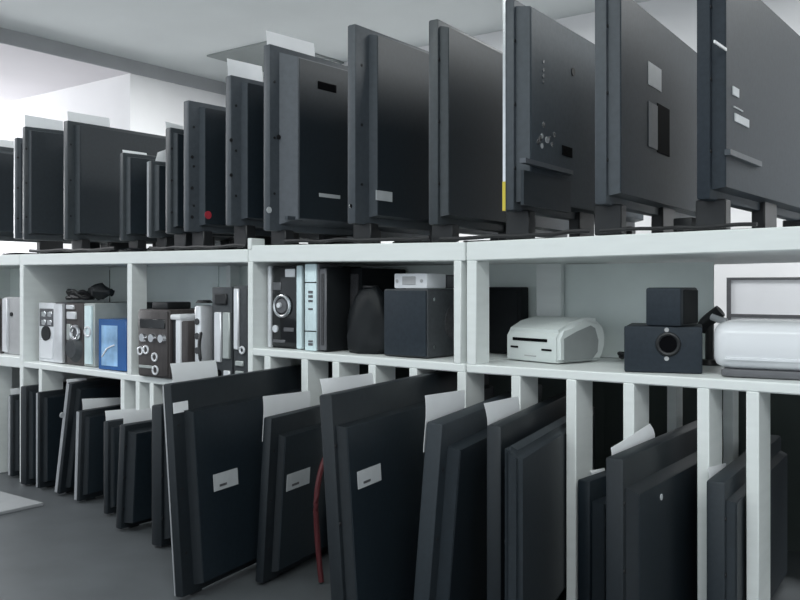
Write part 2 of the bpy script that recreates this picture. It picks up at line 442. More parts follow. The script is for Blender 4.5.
up('slim', 'slim television half hidden left of the one with the red sticker', 165, 128, 234, vp=1160, W=.80, bul=(171, 174), prot=.02, bw=.03)
up('red', 'television with a round red sticker low on its back', 183, 101, 232, vp=1160, frame='frame2', bul=(199, 203), W=.9, prot=.03, bw=.04)
up('plain', 'plain black television with a broad grey edge and white paper on top', 225, 76, 226, vp=1187, frame='frame2', bul=(241, 244), W=.95, prot=.03)
up('wedge', 'television with a lit sloping back edge and white paper, above the dial hi-fi', 263, 45, 231, vp=1125, frame='frame2', rim='rim', rear='rear', bul=(279, 299), W=.95, prot=.055, tin=.02)
up('grey', 'television with a wide grey strip down its back, left of the all-black thin one', 347, 25, 224, vp=1051, frame='frame2', rear='rear', bul=(369, 374), W=.95, prot=.03)
up('thin', 'all-black thin edged television left of the one with the silver edge', 428, 20, 225, vp=962, frame='frame', rear='rear', bul=(436, 440), W=.95, prot=.025)
up('silver', 'television with a bright silver front edge and a yellow sticker at its foot', 503, 0, 211, vp=1000, frame='frame2', rear='rear4', bul=(516, 522), W=.92, prot=.04)
up('port', 'grey-backed television with pale square label above a dark recess', 594, -17, 205, vp=979, frame='frame2', rear='rear3', bul=(606, 613), W=.95, prot=.03)
up('last', 'nearest television at the right end of the top row, with torn stickers', 696, -39, 200, vp=1070, frame='rear3', rear='rear3', bul=(704, 712), W=.92, prot=.03)
# stickers and details of the upper row
def disc(t, name, m, px, py, r, x=None, label=None):
    x = t.T + t.prot if x is None else x
    y, z = zof_local(t, px, py, x)
    o = MB().cyl((x-.001, y, z), (1, 0, 0), r, .003, n=18).build(name, m, t.root)
    if label: o['label'] = label
    return o
disc(U['red'], 'round_sticker', M['red'], 208, 215, .014, label='round red sticker')
for py in (157, 188, 217): disc(U['red'], 'screw', M['screwm'], 192, py, .006, x=U['red'].T)
for py in (140, 175): disc(U['plain'], 'screw', M['screwm'], 231, py, .006, x=U['plain'].T)
disc(U['wedge'], 'screw', M['screwm'], 278.5, 137, .008, x=U['wedge'].T+.004)
disc(U['wedge'], 'badge', M['label'], 269, 210, .010, x=U['wedge'].T, label='small pale badge')
t = U['wedge']
sticker(t, 'rear_port', M['hole'], 318, 81, 336, 93, th=.002, label='dark rectangular socket')
sticker(t, 'sticker', M['label'], 319, 193, 340, 199)
sticker(t, 'handle_ledge', M['frame2'], 285, 216, 300, 221, x=t.T+t.prot*.6, th=.012)
sticker(U['grey'], 'sticker', M['label'], 376, 190, 392, 202)
disc(U['grey'], 'badge', M['steel'], 350.5, 206, .006, x=U['grey'].T)
t = U['thin']
t = U['silver']
plain((.0005, -.0025, t.b), (.0085, .003, t.H), 'silver_trim', M['steel'], t.root, label='bright silver front edge')
zc = zof_local(t, 504, 182, 0)[1]
plain((0, -.0035, t.b), (.0088, -.0024, zc), 'yellow_sticker', M['yellow'], t.root, label='yellow sticker wrapped on the edge')
for py in (62, 70, 76, 82): disc(t, 'socket', M['steel'], 543, py, .005)
k = 0
rnd = random.Random(3)
for i in range(11):
    disc(t, 'socket', M['steel'] if i % 3 else M['label'], 537+rnd.random()*20, 124+rnd.random()*22, .005+.004*rnd.random())
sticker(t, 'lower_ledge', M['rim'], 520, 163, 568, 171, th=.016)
sticker(t, 'lower_cover', M['rear'], 521, 170, 568, 213, th=.008, label='darker lower cover')
disc(t, 'screw', M['screwm'], 573, 72, .012)
sticker(t, 'wall_mount_pocket', M['hole'], 562, 145, 572, 158)
t = U['port']
sticker(t, 'rating_label', M['label'], 648, 61, 661, 92)
sticker(t, 'socket_recess', M['hole'], 657, 103, 669, 157, th=.002, label='dark recess for cables')
sticker(t, 'socket_panel', M['frame2'], 648, 101, 657, 150, th=.002)
t = U['last']
sticker(t, 'rating_label', M['label'], 732, 86, 738, 98, th=.003)
sticker(t, 'torn_label', M['label'], 733, 106, 742, 112, th=.003)
sticker(t, 'torn_label', M['label'], 734, 113, 748, 128, th=.003)
sticker(t, 'moulded_ridge', M['frame2'], 725, 155, 757, 162, th=.012)
sticker(t, 'glint_patch', M['paper'], 714, 40, 726, 51, th=.002)  # white glint painted as a flat patch

paper('grey-white paper on the television at the far left edge of the top row', U['cut'], 0, 15, 139, 141)
paper('bluish white paper standing above the third television from the far left', U['third'], 25, 63, 114.5, 121)
paper('pale grey paper standing above the wide far television', U['wide'], 68, 110, 111, 118)
paper('narrow paper strip on the first small monitor', U['small'], 123, 147, 149.5, 153, lower=.03)
paper('crumpled white paper on the second small monitor', U['small2'], 155, 166, 152, 147, bend=.01, skew=.02, lower=.03)
paper('small white paper on the slim television left of the red-stickered one', U['slim'], 166, 183, 121, 126)
paper('tall white paper above the plain television with the broad grey edge', U['plain'], 228, 263, 58, 66)
paper('large white paper rising above the television over the dial hi-fi', U['wedge'], 267, 315, 30, 43)

# lower row
G2 = 'televisions standing in slots under the shelves'
L = {}
def lo(k, *a, **kw):
    kw.setdefault('base', False)
    L[k] = tv(*a, group=G2, low=True, **kw)
lo('a', 'television at the far left of the bottom row with a lit thin front edge', 8, 395, X=-3.62, vp=950, W=.5, T=.03, frame='frame_d', edge='edge', bul=(13, 15), prot=.02)
lo('b', 'dark television second from left in the bottom row, right of the white upright', 20, 386, X=-3.43, vp=950, W=.55, T=.04, frame='frame_d', rear='rear', bul=(28, 30), prot=.02)
lo('c', 'third television from the left in the bottom row, with a brightly lit edge', 36, 392, X=-3.315, vp=950, W=.55, T=.022, frame='frame_d', edge='edge', bul=(43, 46), prot=.02)
lo('d', 'television leaning right, with a long sloping lit edge, in the bottom row', 64, 384, Y=-.05, vp=850, W=.44, T=.03, frame='frame_d', edge='edge', bul=(72, 74), prot=.02, bot=(55, 488))
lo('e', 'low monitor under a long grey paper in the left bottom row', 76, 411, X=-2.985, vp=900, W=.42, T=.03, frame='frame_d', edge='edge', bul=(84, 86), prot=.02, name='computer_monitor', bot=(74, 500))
lo('f', 'black monitor under the two overlapping papers, left one of the pair', 103, 421, X=-2.745, vp=1000, W=.45, T=.026, frame='frame_d', bul=(110, 112), prot=.012, name='computer_monitor')
lo('g', 'black monitor under a white paper, right one of the pair, with a rounded back', 119, 425, X=-2.52, vp=1000, W=.5, T=.03, frame='frame_d', bul=(126, 130), prot=.04, name='computer_monitor', bot=(115, 530))
lo('h', 'narrow dark television squeezed left of the big leaning television', 151, 405, X=-2.29, vp=900, W=.6, T=.045, frame='frame_d', bul=(163, 166), prot=.02)
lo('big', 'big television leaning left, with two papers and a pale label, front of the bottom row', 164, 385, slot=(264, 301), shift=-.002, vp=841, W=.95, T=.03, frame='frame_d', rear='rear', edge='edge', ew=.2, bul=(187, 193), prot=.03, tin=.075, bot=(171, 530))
lo('lab', 'labelled television with a thin paper, second of the three with pale labels', 262, 418, slot=(301, 332), shift=.008, vp=830, W=.85, T=.028, frame='frame_d', rear='rear', bul=(276, 279), prot=.02, tin=.05, bot=(257, 530))
lo('mid', 'large black television with a pale label in the middle of the bottom row', 320, 396, slot=(409, 457), shift=-.014, vp=850, W=.95, T=.035, frame='frame_d', rear='rear', bul=(340, 348), prot=.025, tin=.07, bot=(327, 530))
lo('wideedge', 'television with a broad grey front frame, fifth from right in the bottom row', 424, 424, slot=(457, 511), shift=.014, rim='rear', vp=790, W=.85, T=.04, frame='rear2', rear='rear', bul=(442, 446), prot=.03, tin=.055, bot=(417, 530))
lo('deep', 'deep-backed television with stepped rounded housing under a white paper', 486, 425, slot=(511, 566), shift=-.012, vp=800, W=.85, T=.035, frame='frame_d', rear='rear', bul=(508, 520), prot=.03, tin=.055)
lo('tiny', 'small black monitor behind the first thick white upright of the right bottom row', 577, 479, slot=(566, 623), shift=-.01, vp=1150, W=.34, T=.035, frame='rear', rear='rear', bul=(590, 594), prot=.03, tin=.05, name='computer_monitor')
lo('curl', 'rounded television under a curled white paper in the right bottom row', 605, 457, slot=(623, 697), vp=1020, W=.85, T=.04, frame='frame_d', rear='rear', bul=(622, 640), prot=.025, tin=.06)
lo('end', 'television behind the last two white uprights at the right of the bottom row', 706, 480, slot=(697, 746), vp=960, W=.7, T=.04, frame='rear2', rear='rear2', bul=(722, 726), prot=.02, tin=.04)
sticker(L['big'], 'rating_label', M['label'], 213, 475, 238, 484, prints=1, label='pale printed label')
sticker(L['lab'], 'rating_label', M['label'], 287, 475, 309, 483, prints=1, label='pale printed label')
sticker(L['mid'], 'rating_label', M['label'], 357, 472, 381, 480, prints=1, label='pale printed label')
sticker(L['big'], 'price_tag', M['paper'], 173, 403, 188, 411, x=L['big'].T, label='small white tag near the top corner')
disc(L['curl'], 'badge', M['label'], 661, 497, .007, label='small pale badge')
disc(L['d'], 'badge', M['label'], 62, 415, .011, x=L['d'].T, label='small pale badge')
# stepped second housing of the deep-backed set
t = L['deep']; ya = yof(t, 516, t.T+t.prot)
y0, z0 = zof_local(t, 522, 450, t.T+t.prot+.03)
mb = MB().quads([[(t.T+t.prot-.002, y0-.03, .04), (t.T+t.prot-.002, t.W-.10, .04), (t.T+t.prot-.002, t.W-.10, z0+.015), (t.T+t.prot-.002, y0-.03, z0+.015)],
                 [(t.T+t.prot+.028, y0, .06), (t.T+t.prot+.028, t.W-.16, .06), (t.T+t.prot+.028, t.W-.16, z0-.01), (t.T+t.prot+.028, y0, z0-.01)]])
bmesh.ops.bevel(mb.bm, geom=list(mb.bm.edges), offset=.012, segments=3, affect='EDGES')
mb.build('rear_housing', M['rear2'], t.root, smooth=True)

G3 = 'paper sheets on the televisions under the shelves'
def lp(*a, **kw): paper(*a, group=G3, **kw)
lp('little white paper on the far left bottom television', L['a'], 11, 20, 389, 388)
lp('light grey paper on the leaning television near the left uprights', L['d'], 66, 87, 380, 378)
lp('long grey paper over the low monitor at the left', L['e'], 83, 132, 399, 397)
lp('left grey paper of the overlapping pair on two monitors', L['f'], 106, 140, 411, 408)
lp('right pale paper of the overlapping pair on two monitors', L['g'], 124, 152, 413, 408)
lp('large white paper on the big leaning television under the dark hi-fi', L['big'], 172, 217, 363.5, 360)
lp('white paper standing on the labelled television left of centre', L['lab'], 263, 311, 397, 391)
lp('white paper with a folded corner on the large middle television', L['mid'], 322, 373, 379, 373, bend=.01)
lp('white paper on the television with the broad grey front frame', L['wideedge'], 424, 466, 397, 390)
lp('tilted white paper on the deep-backed television', L['deep'], 488, 520, 403, 396, skew=-.01)
lp('curled white paper bent along the rounded television', L['curl'], 612, 655, 448, 424, curl=.012)
lp('small white paper on the small monitor behind the uprights', L['tiny'], 592, 605, 471, 468, lower=.03)
lp('pale paper on the last television behind the right uprights', L['end'], 710, 726, 468, 463)


# ---------------------------------------------------------------- items on the middle shelves
def item(name, label, cat, px0, px1, ytop, Y, depth, rz=0.0, group=None, z0=None):
    """an Empty at the base of a thing whose front spans two picture columns; returns (root, width, height)"""
    xa, ta = atY(px0, Y); xb, tb = atY(px1, Y)
    z = zmid_at(xa) if z0 is None else z0
    zz = max(z, zmid_at(xb)) if z0 is None else z0
    zz += .0015
    r = empty(name, (xa, Y, zz), (0, 0, rz), label, cat, group)
    return r, xb - xa, zof(ytop, ta) - zz
# pale speaker in the leftmost unit
r, wd, h = item('bookshelf_speaker', 'pale grey speaker with one dark screw at the left edge', 'speaker', 4, 20, 297, .06, .2)
plain((0, 0, 0), (wd, .22, h), 'cabinet', M['ltgrey'], r, .004, 2)
plain((.004, -.012, .01), (wd*.32, .002, h-.006), 'front_trim', M['silver'], r, .003)
MB().cyl((wd*.5, .001, h*.7), (0, -1, 0), .009, .006, n=14).build('knob', M['black'], r)
r, wd, h = item('bookshelf_speaker', 'dark speaker beside the pale grey one at the left edge', 'speaker', -30, 2, 299, .06, .2)
plain((0, 0, 0), (wd, .22, h), 'cabinet', M['brown'], r, .004, 2)
plain((.01, -.006, .02), (wd-.01, .001, h-.02), 'grille', M['mesh'], r, .003)

# --- silver hi-fi
r, wd, h = item('hifi_unit', 'bright silver hi-fi unit at the left end beside the dark-coned one', 'hi-fi', 38.5, 63, 302.5, .05, .22)
plain((0, .008, 0), (wd, .19, h), 'cabinet', M['dsilver'], r, .004, 2)
plain((0, 0, .0), (wd*.66, .010, h), 'front_panel', M['silver'], r, .004, 2)
plain((wd*.68, -.006, 0), (wd, .012, h*.985), 'side_trim', M['silver'], r, .004, 2)
for zz in (.62, .76):
    for xx in (.16, .40): plain((wd*xx, -.005, h*zz), (wd*(xx+.17), .003, h*(zz+.09)), 'button', M['steel'], r, .002)
plain((wd*.06, -.003, h*.60), (wd*.62, .003, h*.90), 'display', M['dsilver'], r, .002)
MB().cyl((wd*.34, .001, h*.48), (0, -1, 0), wd*.17, .008, n=24).build('volume_knob', M['black'], r, True)
plain((wd*.06, -.004, h*.05), (wd*.6, .002, h*.38), 'tape_door', M['pwhite'], r, .003)
# --- dark cone speaker-hifi
r, wd, h = item('bookshelf_speaker', 'dark hi-fi speaker with a swelling cone front between silver neighbours', 'speaker', 65.5, 82.5, 303, .05, .22)
plain((0, .004, 0), (wd, .19, h), 'cabinet', M['brown'], r, .004, 2)
MB().cyl((wd*.5, .006, h*.26), (0, -1, 0), wd*.48, .022, wd*.30, n=28).build('woofer_cone', M['vinyl2'], r, True)
MB().ringtorus((wd*.62, -.004, h*.52), (0, -1, 0), wd*.22, wd*.07).build('tweeter_ring', M['steel'], r, True)
MB().cyl((wd*.62, .005, h*.52), (0, -1, 0), wd*.20, .006, n=20).build('tweeter_dome', M['dsilver'], r, True)
plain((wd*.10, -.004, h*.74), (wd*.62, .006, h*.86), 'display', M['silver'], r, .002)
plain((wd*.10, -.004, h*.40), (wd*.30, .006, h*.66), 'trim_strip', M['silver2'], r, .002)
plain((wd*.05, -.003, h*.90), (wd*.5, .006, h*.97), 'logo_plate', M['silver'], r, .002)
# --- green-silver speaker
r, wd, h = item('bookshelf_speaker', 'slim greenish silver speaker left of the blue box', 'speaker', 83, 94, 303, .05, .22)
plain((0, .004, 0), (wd, .19, h), 'cabinet', M['silver2'], r, .004, 2)
plain((wd*.18, -.004, h*.04), (wd*.82, .006, h*.96), 'grille', M['icy'], r, .004, 2)
MB().ringtorus((wd*.5, -.004, h*.55), (0, -1, 0), wd*.25, wd*.06).build('driver_ring', M['silver'], r, True)
# --- blue box
r, wd, h = item('product_box', 'glossy blue carton with pale blue print on the middle shelf', 'box', 98.5, 126, 319, .03, .2)
plain((0, 0, 0), (wd, .20, h), 'carton', M['blue'], r, .002)
plain((wd*.12, -.0012, h*.08), (wd*.70, .001, h*.88), 'printed_picture', M['ltblue'], r)
fl = MB(); fl.prism([(0, 0), (0, .2), (wd, .2), (wd, 0)], h-.001, h+.001, 'z')
fl.build('top_flap', M['blue'], r)
mb = MB(); mb.tube([(wd*.15, -.002, h*.25), (wd*.35, -.003, h*.42), (wd*.6, -.002, h*.5)], .003); mb.build('highlight_streak', M['pwhite'], r, True)  # glossy highlight drawn as a white streak
# black box behind the blue carton
r, wd, h = item('amplifier', 'black box standing behind the blue carton', 'hi-fi', 103, 130, 302, .255, .16)
plain((0, 0, 0), (wd, .14, h), 'cabinet', M['black'], r, .004)
plain((.01, -.004, h*.70), (wd-.01, .001, h*.92), 'front_panel', M['gloss'], r, .002)
plain((.01, -.005, h*.55), (wd-.01, .001, h*.63), 'silver_strip', M['silver'], r, .002)
# bundle of cables lying on the silver hi-fi
def lump(name, m, label, cat, p0, p1, seed, r=.02, n=9):
    """a heap: one lofted sagging body"""
    rn = random.Random(seed); mb = MB()
    p0, p1 = Vector(p0), Vector(p1); rings = []
    for i in range(n):
        u = i/(n-1); c = p0.lerp(p1, u); s_ = max(.4, math.sin(math.pi*min(.98, max(.02, u)))**.6)*r*(.75+.5*rn.random())
        d = (p1-p0).normalized(); q = d.to_track_quat('Z', 'Y')
        ring = []
        for j in range(12):
            a = 2*math.pi*j/12; k = s_*(.8+.4*rn.random())
            ring.append(c + q @ Vector((k*math.cos(a), k*math.sin(a), 0)))
        rings.append(ring)
    mb.quads(rings)
    bmesh.ops.subdivide_edges(mb.bm, edges=list(mb.bm.edges), cuts=1, smooth=.6, use_grid_fill=True)
    return tag(mb.build(name, m, smooth=True), label, cat)
def xyz(px, py, Y):
    x, t_ = atY(px, Y); return (x, Y, zof(py, t_))
rs = random.Random(5)
def coil(name, label, cat, c, rad, turns, r, m, flat=.35, seed=1):
    rn = random.Random(seed); pts = []
    for i in range(turns*9):
        a = 2*math.pi*i/9
        k = rad*(.75+.35*rn.random())
        pts.append((c[0]+k*1.5*math.cos(a), c[1]+k*math.sin(a), c[2]+r+rad*flat*(.5+.5*math.sin(i*1.7))*rn.random()))
    return tag(MB().tube(pts, r, 6).build(name, m, smooth=True), label, cat)
x1_, y1_, z1_ = xyz(75, 303, .12)
coil('cable_bundle', 'black cables coiled on top of the silver hi-fi set', 'cable', (x1_, .15, z1_+.012), .045, 6, .009, M['cable'], .8, 4)
lump('headphone_pouch', M['bag'], 'soft black pouch lying on the hi-fi set beside the cables', 'bag', xyz(90, 290.5, .11), xyz(112, 292.5, .12), 8, .030)

# --- dark hi-fi with three shining knobs
r, wd, h = item('hifi_unit', 'dark brown hi-fi unit with three shiny knobs', 'hi-fi', 137, 168.5, 309, -.02, .22)
plain((0, .006, 0), (wd, .24, h), 'cabinet', M['brown'], r, .006, 2)
plain((.006, 0, .006), (wd*.96, .010, h-.006), 'front_panel', M['brown'], r, .006, 2)
for xx in (.24, .53, .83):
    MB().cyl((wd*xx, .001, h*.58), (0, -1, 0), wd*.10, .014, wd*.08, n=24).build('knob', M['steel'], r, True)
for xx, zz in ((.12, .38), (.30, .40), (.58, .30)):
    MB().ringtorus((wd*xx, -.002, h*zz), (0, -1, 0), wd*.075, wd*.02).build('dial_ring', M['silver'], r, True)
plain((wd*.08, -.004, h*.13), (wd*.52, .002, h*.17), 'silver_strip', M['silver2'], r, .001)
MB().ringtorus((wd*.60, -.002, h*.11), (0, -1, 0), wd*.08, wd*.02).build('dial_ring', M['silver'], r, True)
plain((wd*.1, -.003, h*.72), (wd*.9, .002, h*.86), 'display', M['gloss'], r, .002)
plain((wd*.25, .03, h-.001), (wd*.75, .14, h+.026), 'top_handle', M['black'], r, .006, 2)
# --- dark tilted unit with the white strip
r, wd, h = item('bookshelf_speaker', 'dark speaker with a white topped strip, right of the knobbed hi-fi', 'speaker', 171.5, 187.5, 316, -.01, .2)
plain((0, .004, 0), (wd*.36, .2, h*.98), 'cabinet', M['black'], r, .004, 2)
plain((wd*.30, -.004, 0), (wd*.62, .2, h), 'white_strip', M['pwhite'], r, .004, 2)
plain((wd*.60, .0, 0), (wd, .2, h*.93), 'side_cabinet', M['brown'], r, .006, 2)
plain((wd*.0, -.008, h*.94), (wd*.66, .12, h*1.03), 'white_cap', M['pwhite'], r, .006, 2)
# --- desk lamp / silver stalk
r, wd, h = item('satellite_speaker', 'thin silver tower speaker with a black cap beside the white strip', 'speaker', 193, 203, 297, 0.0, .1)
plain((wd*.1, 0, .012), (wd*.75, .06, h*.90), 'column', M['silver'], r, .008, 2)
MB().cyl((wd*.45, .03, 0), (0, 0, 1), .022, .012, n=24).build('foot_plate', M['dsilver'], r, True)
MB().cyl((wd*.45, .03, h*.93), (0, 0, 1), .030, .010, .022, n=24).build('cap', M['black'], r, True)
for k in range(4):
    MB().cyl((wd*.42, .001, h*(.2+.17*k)), (0, -1, 0), wd*.22, .004, n=16).build('driver', M['mesh'], r, True)
MB().tube([(wd*.6, .01, h*.6), (wd*.9, -.012, h*.45), (wd*1.1, -.016, h*.25), (wd*.8, -.005, h*.1)], .006).build('lead', M['cable'], r, True)
# --- grey speaker pair
r, wd, h = item('bookshelf_speaker', 'tall dark grey speaker with two silver strips near the right panel', 'speaker', 211, 231, 287, .02, .2)
plain((0, .004, 0), (wd, .2, h), 'cabinet', M['vinyl2'], r, .004, 2)
plain((wd*.18, -.004, h*.22), (wd*.52, .006, h*.74), 'silver_panel', M['silver'], r, .003)
plain((wd*.60, -.004, h*.26), (wd*.95, .006, h*.74), 'silver_panel', M['silver2'], r, .003)
plain((wd*.2, -.004, h*.82), (wd*.8, .005, h*.93), 'dark_badge', M['black'], r, .003)
plain((wd*.65, -.004, h*.02), (wd*.95, .005, h*.14), 'logo_plate', M['silver'], r, .002)
MB().cyl((wd*.35, .005, h*.10), (0, -1, 0), wd*.14, .005, n=18).build('port', M['hole'], r, True)
r, wd, h = item('bookshelf_speaker', 'tall speaker with one pale strip touching the white side panel', 'speaker', 232.7, 246, 285.5, .015, .2)
plain((0, .004, 0), (wd, .2, h), 'cabinet', M['vinyl2'], r, .004, 2)
plain((wd*.10, -.004, h*.36), (wd*.46, .006, h*.97), 'silver_strip', M['silver'], r, .003)
MB().ringtorus((wd*.75, -.003, h*.36), (0, -1, 0), wd*.16, wd*.06).build('driver_ring', M['silver'], r, True)
for zz in (.10, .20):
    plain((wd*.2, -.003, h*zz), (wd*.8, .005, h*(zz+.05)), 'button', M['silver2'], r, .002)

# --- silver dial hi-fi
r, wd, h = item('hifi_unit', 'tall black and silver hi-fi with a big round dial', 'hi-fi', 268.5, 303, 266, .055, .3)
plain((0, .008, 0), (wd, .30, h), 'cabinet', M['black'], r, .004, 2)
plain((wd*.10, .0, .004), (wd*.82, .012, h-.004), 'front_panel', M['gloss'], r, .004, 2)
plain((0, -.006, .0), (wd*.10, .010, h), 'silver_edge', M['silver'], r, .004, 2)
plain((wd*.84, -.006, .0), (wd, .010, h), 'silver_edge', M['icy'], r, .004, 2)
MB().ringtorus((wd*.44, -.006, h*.51), (0, -1, 0), h*.125, h*.022).build('dial_ring', M['steel'], r, True)
MB().cyl((wd*.44, .001, h*.51), (0, -1, 0), h*.10, .012, h*.085, n=32).build('dial', M['dsilver'], r, True)
MB().cyl((wd*.40, -.010, h*.52), (0, -1, 0), h*.035, .008, h*.03, n=24).build('dial_knob', M['silver'], r, True)
plain((wd*.50, -.004, h*.86), (wd*.78, .002, h*.96), 'display', M['pwhite'], r, .002)
plain((wd*.12, -.003, h*.70), (wd*.38, .002, h*.80), 'tape_door', M['dsilver'], r, .002)
MB().cyl((wd*.22, .001, h*.23), (0, -1, 0), .012, .006, n=16).build('knob', M['silver'], r, True)
plain((wd*.45, -.003, h*.20), (wd*.74, .002, h*.25), 'button_row', M['dsilver'], r, .002)
plain((wd*.14, -.003, h*.06), (wd*.50, .002, h*.10), 'button_row', M['dsilver'], r, .002)
# --- ice-blue speaker
r, wd, h = item('bookshelf_speaker', 'ice-blue silver speaker with dark marks beside the dial hi-fi', 'speaker', 304.5, 318, 262.5, .03, .3)
h = min(h, E+.07 - r.location.z)
plain((0, .006, 0), (wd, .12, h), 'cabinet', M['dsilver'], r, .004, 2)
plain((0, 0, .0), (wd*.86, .010, h), 'front_panel', M['icy'], r, .004, 2)
for z_ in (.22, .78): plain((0, -.001, h*z_), (wd*.86, .002, h*z_+.003), 'groove', M['hole'], r)
for z_, dz in ((.56, .025), (.61, .03), (.66, .03), (.47, .02), (.06, .03), (.10, .02)):
    plain((wd*.30, -.0015, h*z_), (wd*.62, .002, h*(z_+dz)), 'printed_mark', M['dsilver'], r)
# --- grey glossy speaker
r, wd, h = item('bookshelf_speaker', 'dark glossy blue-grey speaker behind the ice-blue one', 'speaker', 319.6, 327, 264, .035, .3)
plain((0, 0, 0), (wd, .115, h-.01), 'cabinet', M['mattblack'], r, .006, 2)
plain((.001, -.003, .004), (wd-.001, .003, h-.014), 'front_panel', M['dsilver'], r, .003)
plain((wd*.3, -.006, .02), (wd*.7, .002, h-.03), 'grille', M['mesh'], r, .002)
# --- large black cabinet and bag
r, wd, h = item('floor_speaker', 'large black speaker cabinet filling the shelf right of the slim speakers', 'speaker', 327.5, 362, 265, .16, .3)
plain((0, 0, 0), (wd, .24, h-.012), 'cabinet', M['mattblack'], r, .006, 2)
plain((.012, -.006, .012), (wd-.012, .002, h-.03), 'grille_cloth', M['mesh'], r, .004, 2)
MB().cyl((wd*.35, -.005, .06), (0, -1, 0), .006, .003, n=12).build('screw', M['steel'], r)
def sack(name, label, px0, px1, ytop, Y, dp, seed):
    r, wd, h = item(name, label, 'bag', px0, px1, ytop, Y, dp)
    rn = random.Random(seed); rings = []
    prof = [(0, .88), (.06, 1.0), (.25, 1.0), (.45, .97), (.65, .88), (.82, .72), (.93, .50), (1.0, .30)]
    for u, k in prof:
        ring = []
        for j in range(20):
            a = 2*math.pi*j/20; w_ = 1+.07*math.sin(3*a+u*5)+.05*math.sin(7*a-u*9)+.10*(rn.random()-.5)
            ring.append((wd*.5+wd*.5*k*w_*math.cos(a)+wd*.06*u, dp*.5+dp*.5*k*w_*math.sin(a), h*u))
        rings.append(ring)
    mb = MB().quads(rings)
    bmesh.ops.subdivide_edges(mb.bm, edges=list(mb.bm.edges), cuts=1, smooth=.4, use_grid_fill=True)
    for v in mb.bm.verts: v.co.z = max(v.co.z, 0)
    mb.build('sack_body', M['bag'], r, True)
    MB().ringtorus((wd*.55, dp*.5, h*.985), (0, 0, 1), wd*.13, .005).build('tie', M['cable'], r, True)
sack('plastic_bag', 'tied black plastic bag slumped between the black cabinet and the subwoofer', 339, 379, 286, .055, .095, 2)
# --- subwoofer
r, wd, h = item('subwoofer', 'dark grey box subwoofer with a white box lying on top', 'speaker', 384, 428, 289, .05, .26)
plain((0, 0, 0), (wd, .22, h), 'cabinet', M['vinyl2'], r, .004, 2)
plain((.004, -.006, .004), (wd-.004, .002, h-.004), 'front_baffle', M['rear3'], r, .003, 2)
MB().cyl((wd-.001, .14, h*.5), (1, 0, 0), .055, .004, n=28).build('side_driver', M['mesh'], r, True)
for yy, zz in ((.03, .03), (.19, .03), (.03, h-.03), (.19, h-.03)):
    MB().cyl((wd-.001, yy, zz), (1, 0, 0), .005, .002, n=10).build('screw', M['steel'], r)
sub_top = r.location.z + h
r, wd, h = item('set_top_box', 'small white box with a grey front lying on the subwoofer', 'electronics', 394, 427, 273.5, .06, .1, z0=sub_top)
plain((0, 0, 0), (wd, .10, h), 'case', M['pwhite'], r, .004, 2)
plain((wd*.26, -.002, h*.25), (wd*.66, .001, h*.8), 'display', M['ltgrey'], r, .001)
for xx in (.10, .84): MB().cyl((wd*xx, .001, h*.5), (0, -1, 0), .005, .003, n=12).build('button', M['ltgrey'], r)
r, wd, h = item('set_top_box', 'black box lying behind the small white box', 'electronics', 428.5, 447, 275, .17, .1, z0=sub_top)
plain((0, 0, 0), (wd, .09, h), 'case', M['dsilver'], r, .004, 2)
plain((wd*.1, -.002, h*.3), (wd*.9, .001, h*.7), 'display', M['gloss'], r, .001)

# --- right unit: black box behind the printer
r, wd, h = item('bookshelf_speaker', 'slim black speaker standing behind the left end of the printer', 'speaker', 484, 521, 287, .345, .05)
plain((0, 0, 0), (wd, .05, h), 'cabinet', M['mattblack'], r, .004, 2)
plain((.01, -.005, .01), (wd-.01, .002, h-.012), 'grille_cloth', M['mattblack'], r, .003, 2)
# --- printer, turned to face the room's corner
xp, tp_ = atY(505, .17); zp = zmid_at(xp)
xq, tq_ = atY(558.5, .115)
rz_p = math.atan2(.115-.17, xq-xp)
r = empty('inkjet_printer', (xp, .17, zp+.004), (0, 0, rz_p), 'white printer with rounded lid and dark paper slot', 'printer')
wd = math.hypot(xq-xp, .055); h = .113
prof = [(0.0, .05), (.006, .0), (.285, .0), (.305, .10), (.325, .36), (.328, .60), (.315, .82), (.285, .95), (.235, 1.0), (.17, .985), (.09, .90), (.035, .76), (.012, .69), (.0, .60)]
prof = [(y*.60, z*h) for y, z in prof]
mb = MB().prism(prof, 0, wd, 'x')
bmesh.ops.bevel(mb.bm, geom=[e for e in mb.bm.edges if abs(e.verts[0].co.x - e.verts[1].co.x) < 1e-6], offset=.009, segments=3, affect='EDGES')
mb.build('body', M['printer'], r, True)
# scanner lid: a slab following the sloping top
lt = [(.012, .735), (.054, .905), (.102, .99), (.141, 1.005), (.165, .975)]
mb = MB().prism([(y, z*h-.002) for y, z in lt] + [(y, z*h+.006) for y, z in reversed(lt)], wd*.05, wd*.95, 'x')
mb.build('lid', M['printer'], r, True)
hf = .66*h
plain((wd*.16, -.003, hf*.74), (wd*.80, .004, hf*.85), 'paper_slot', M['hole'], r, .001, label='dark paper slot')
plain((wd*.12, -.003, hf*.46), (wd*.26, .004, hf*.53), 'card_slot', M['hole'], r, .001)
plain((wd*.70, -.003, hf*.42), (wd*.88, .004, hf*.49), 'card_slot', M['hole'], r, .001)
plain((wd*.38, -.002, hf*.18), (wd*.60, .004, hf*.22), 'badge', M['ltgrey'], r, .001)
rc = [(.035, .05), (.225, .05), (.262, .22), (.268, .50), (.245, .80), (.215, .87), (.12, .74), (.035, .58)]
MB().prism([(y*.60, z*h) for y, z in rc], wd-.004, wd+.0015, 'x').build('side_recess', M['printer_d'], r)
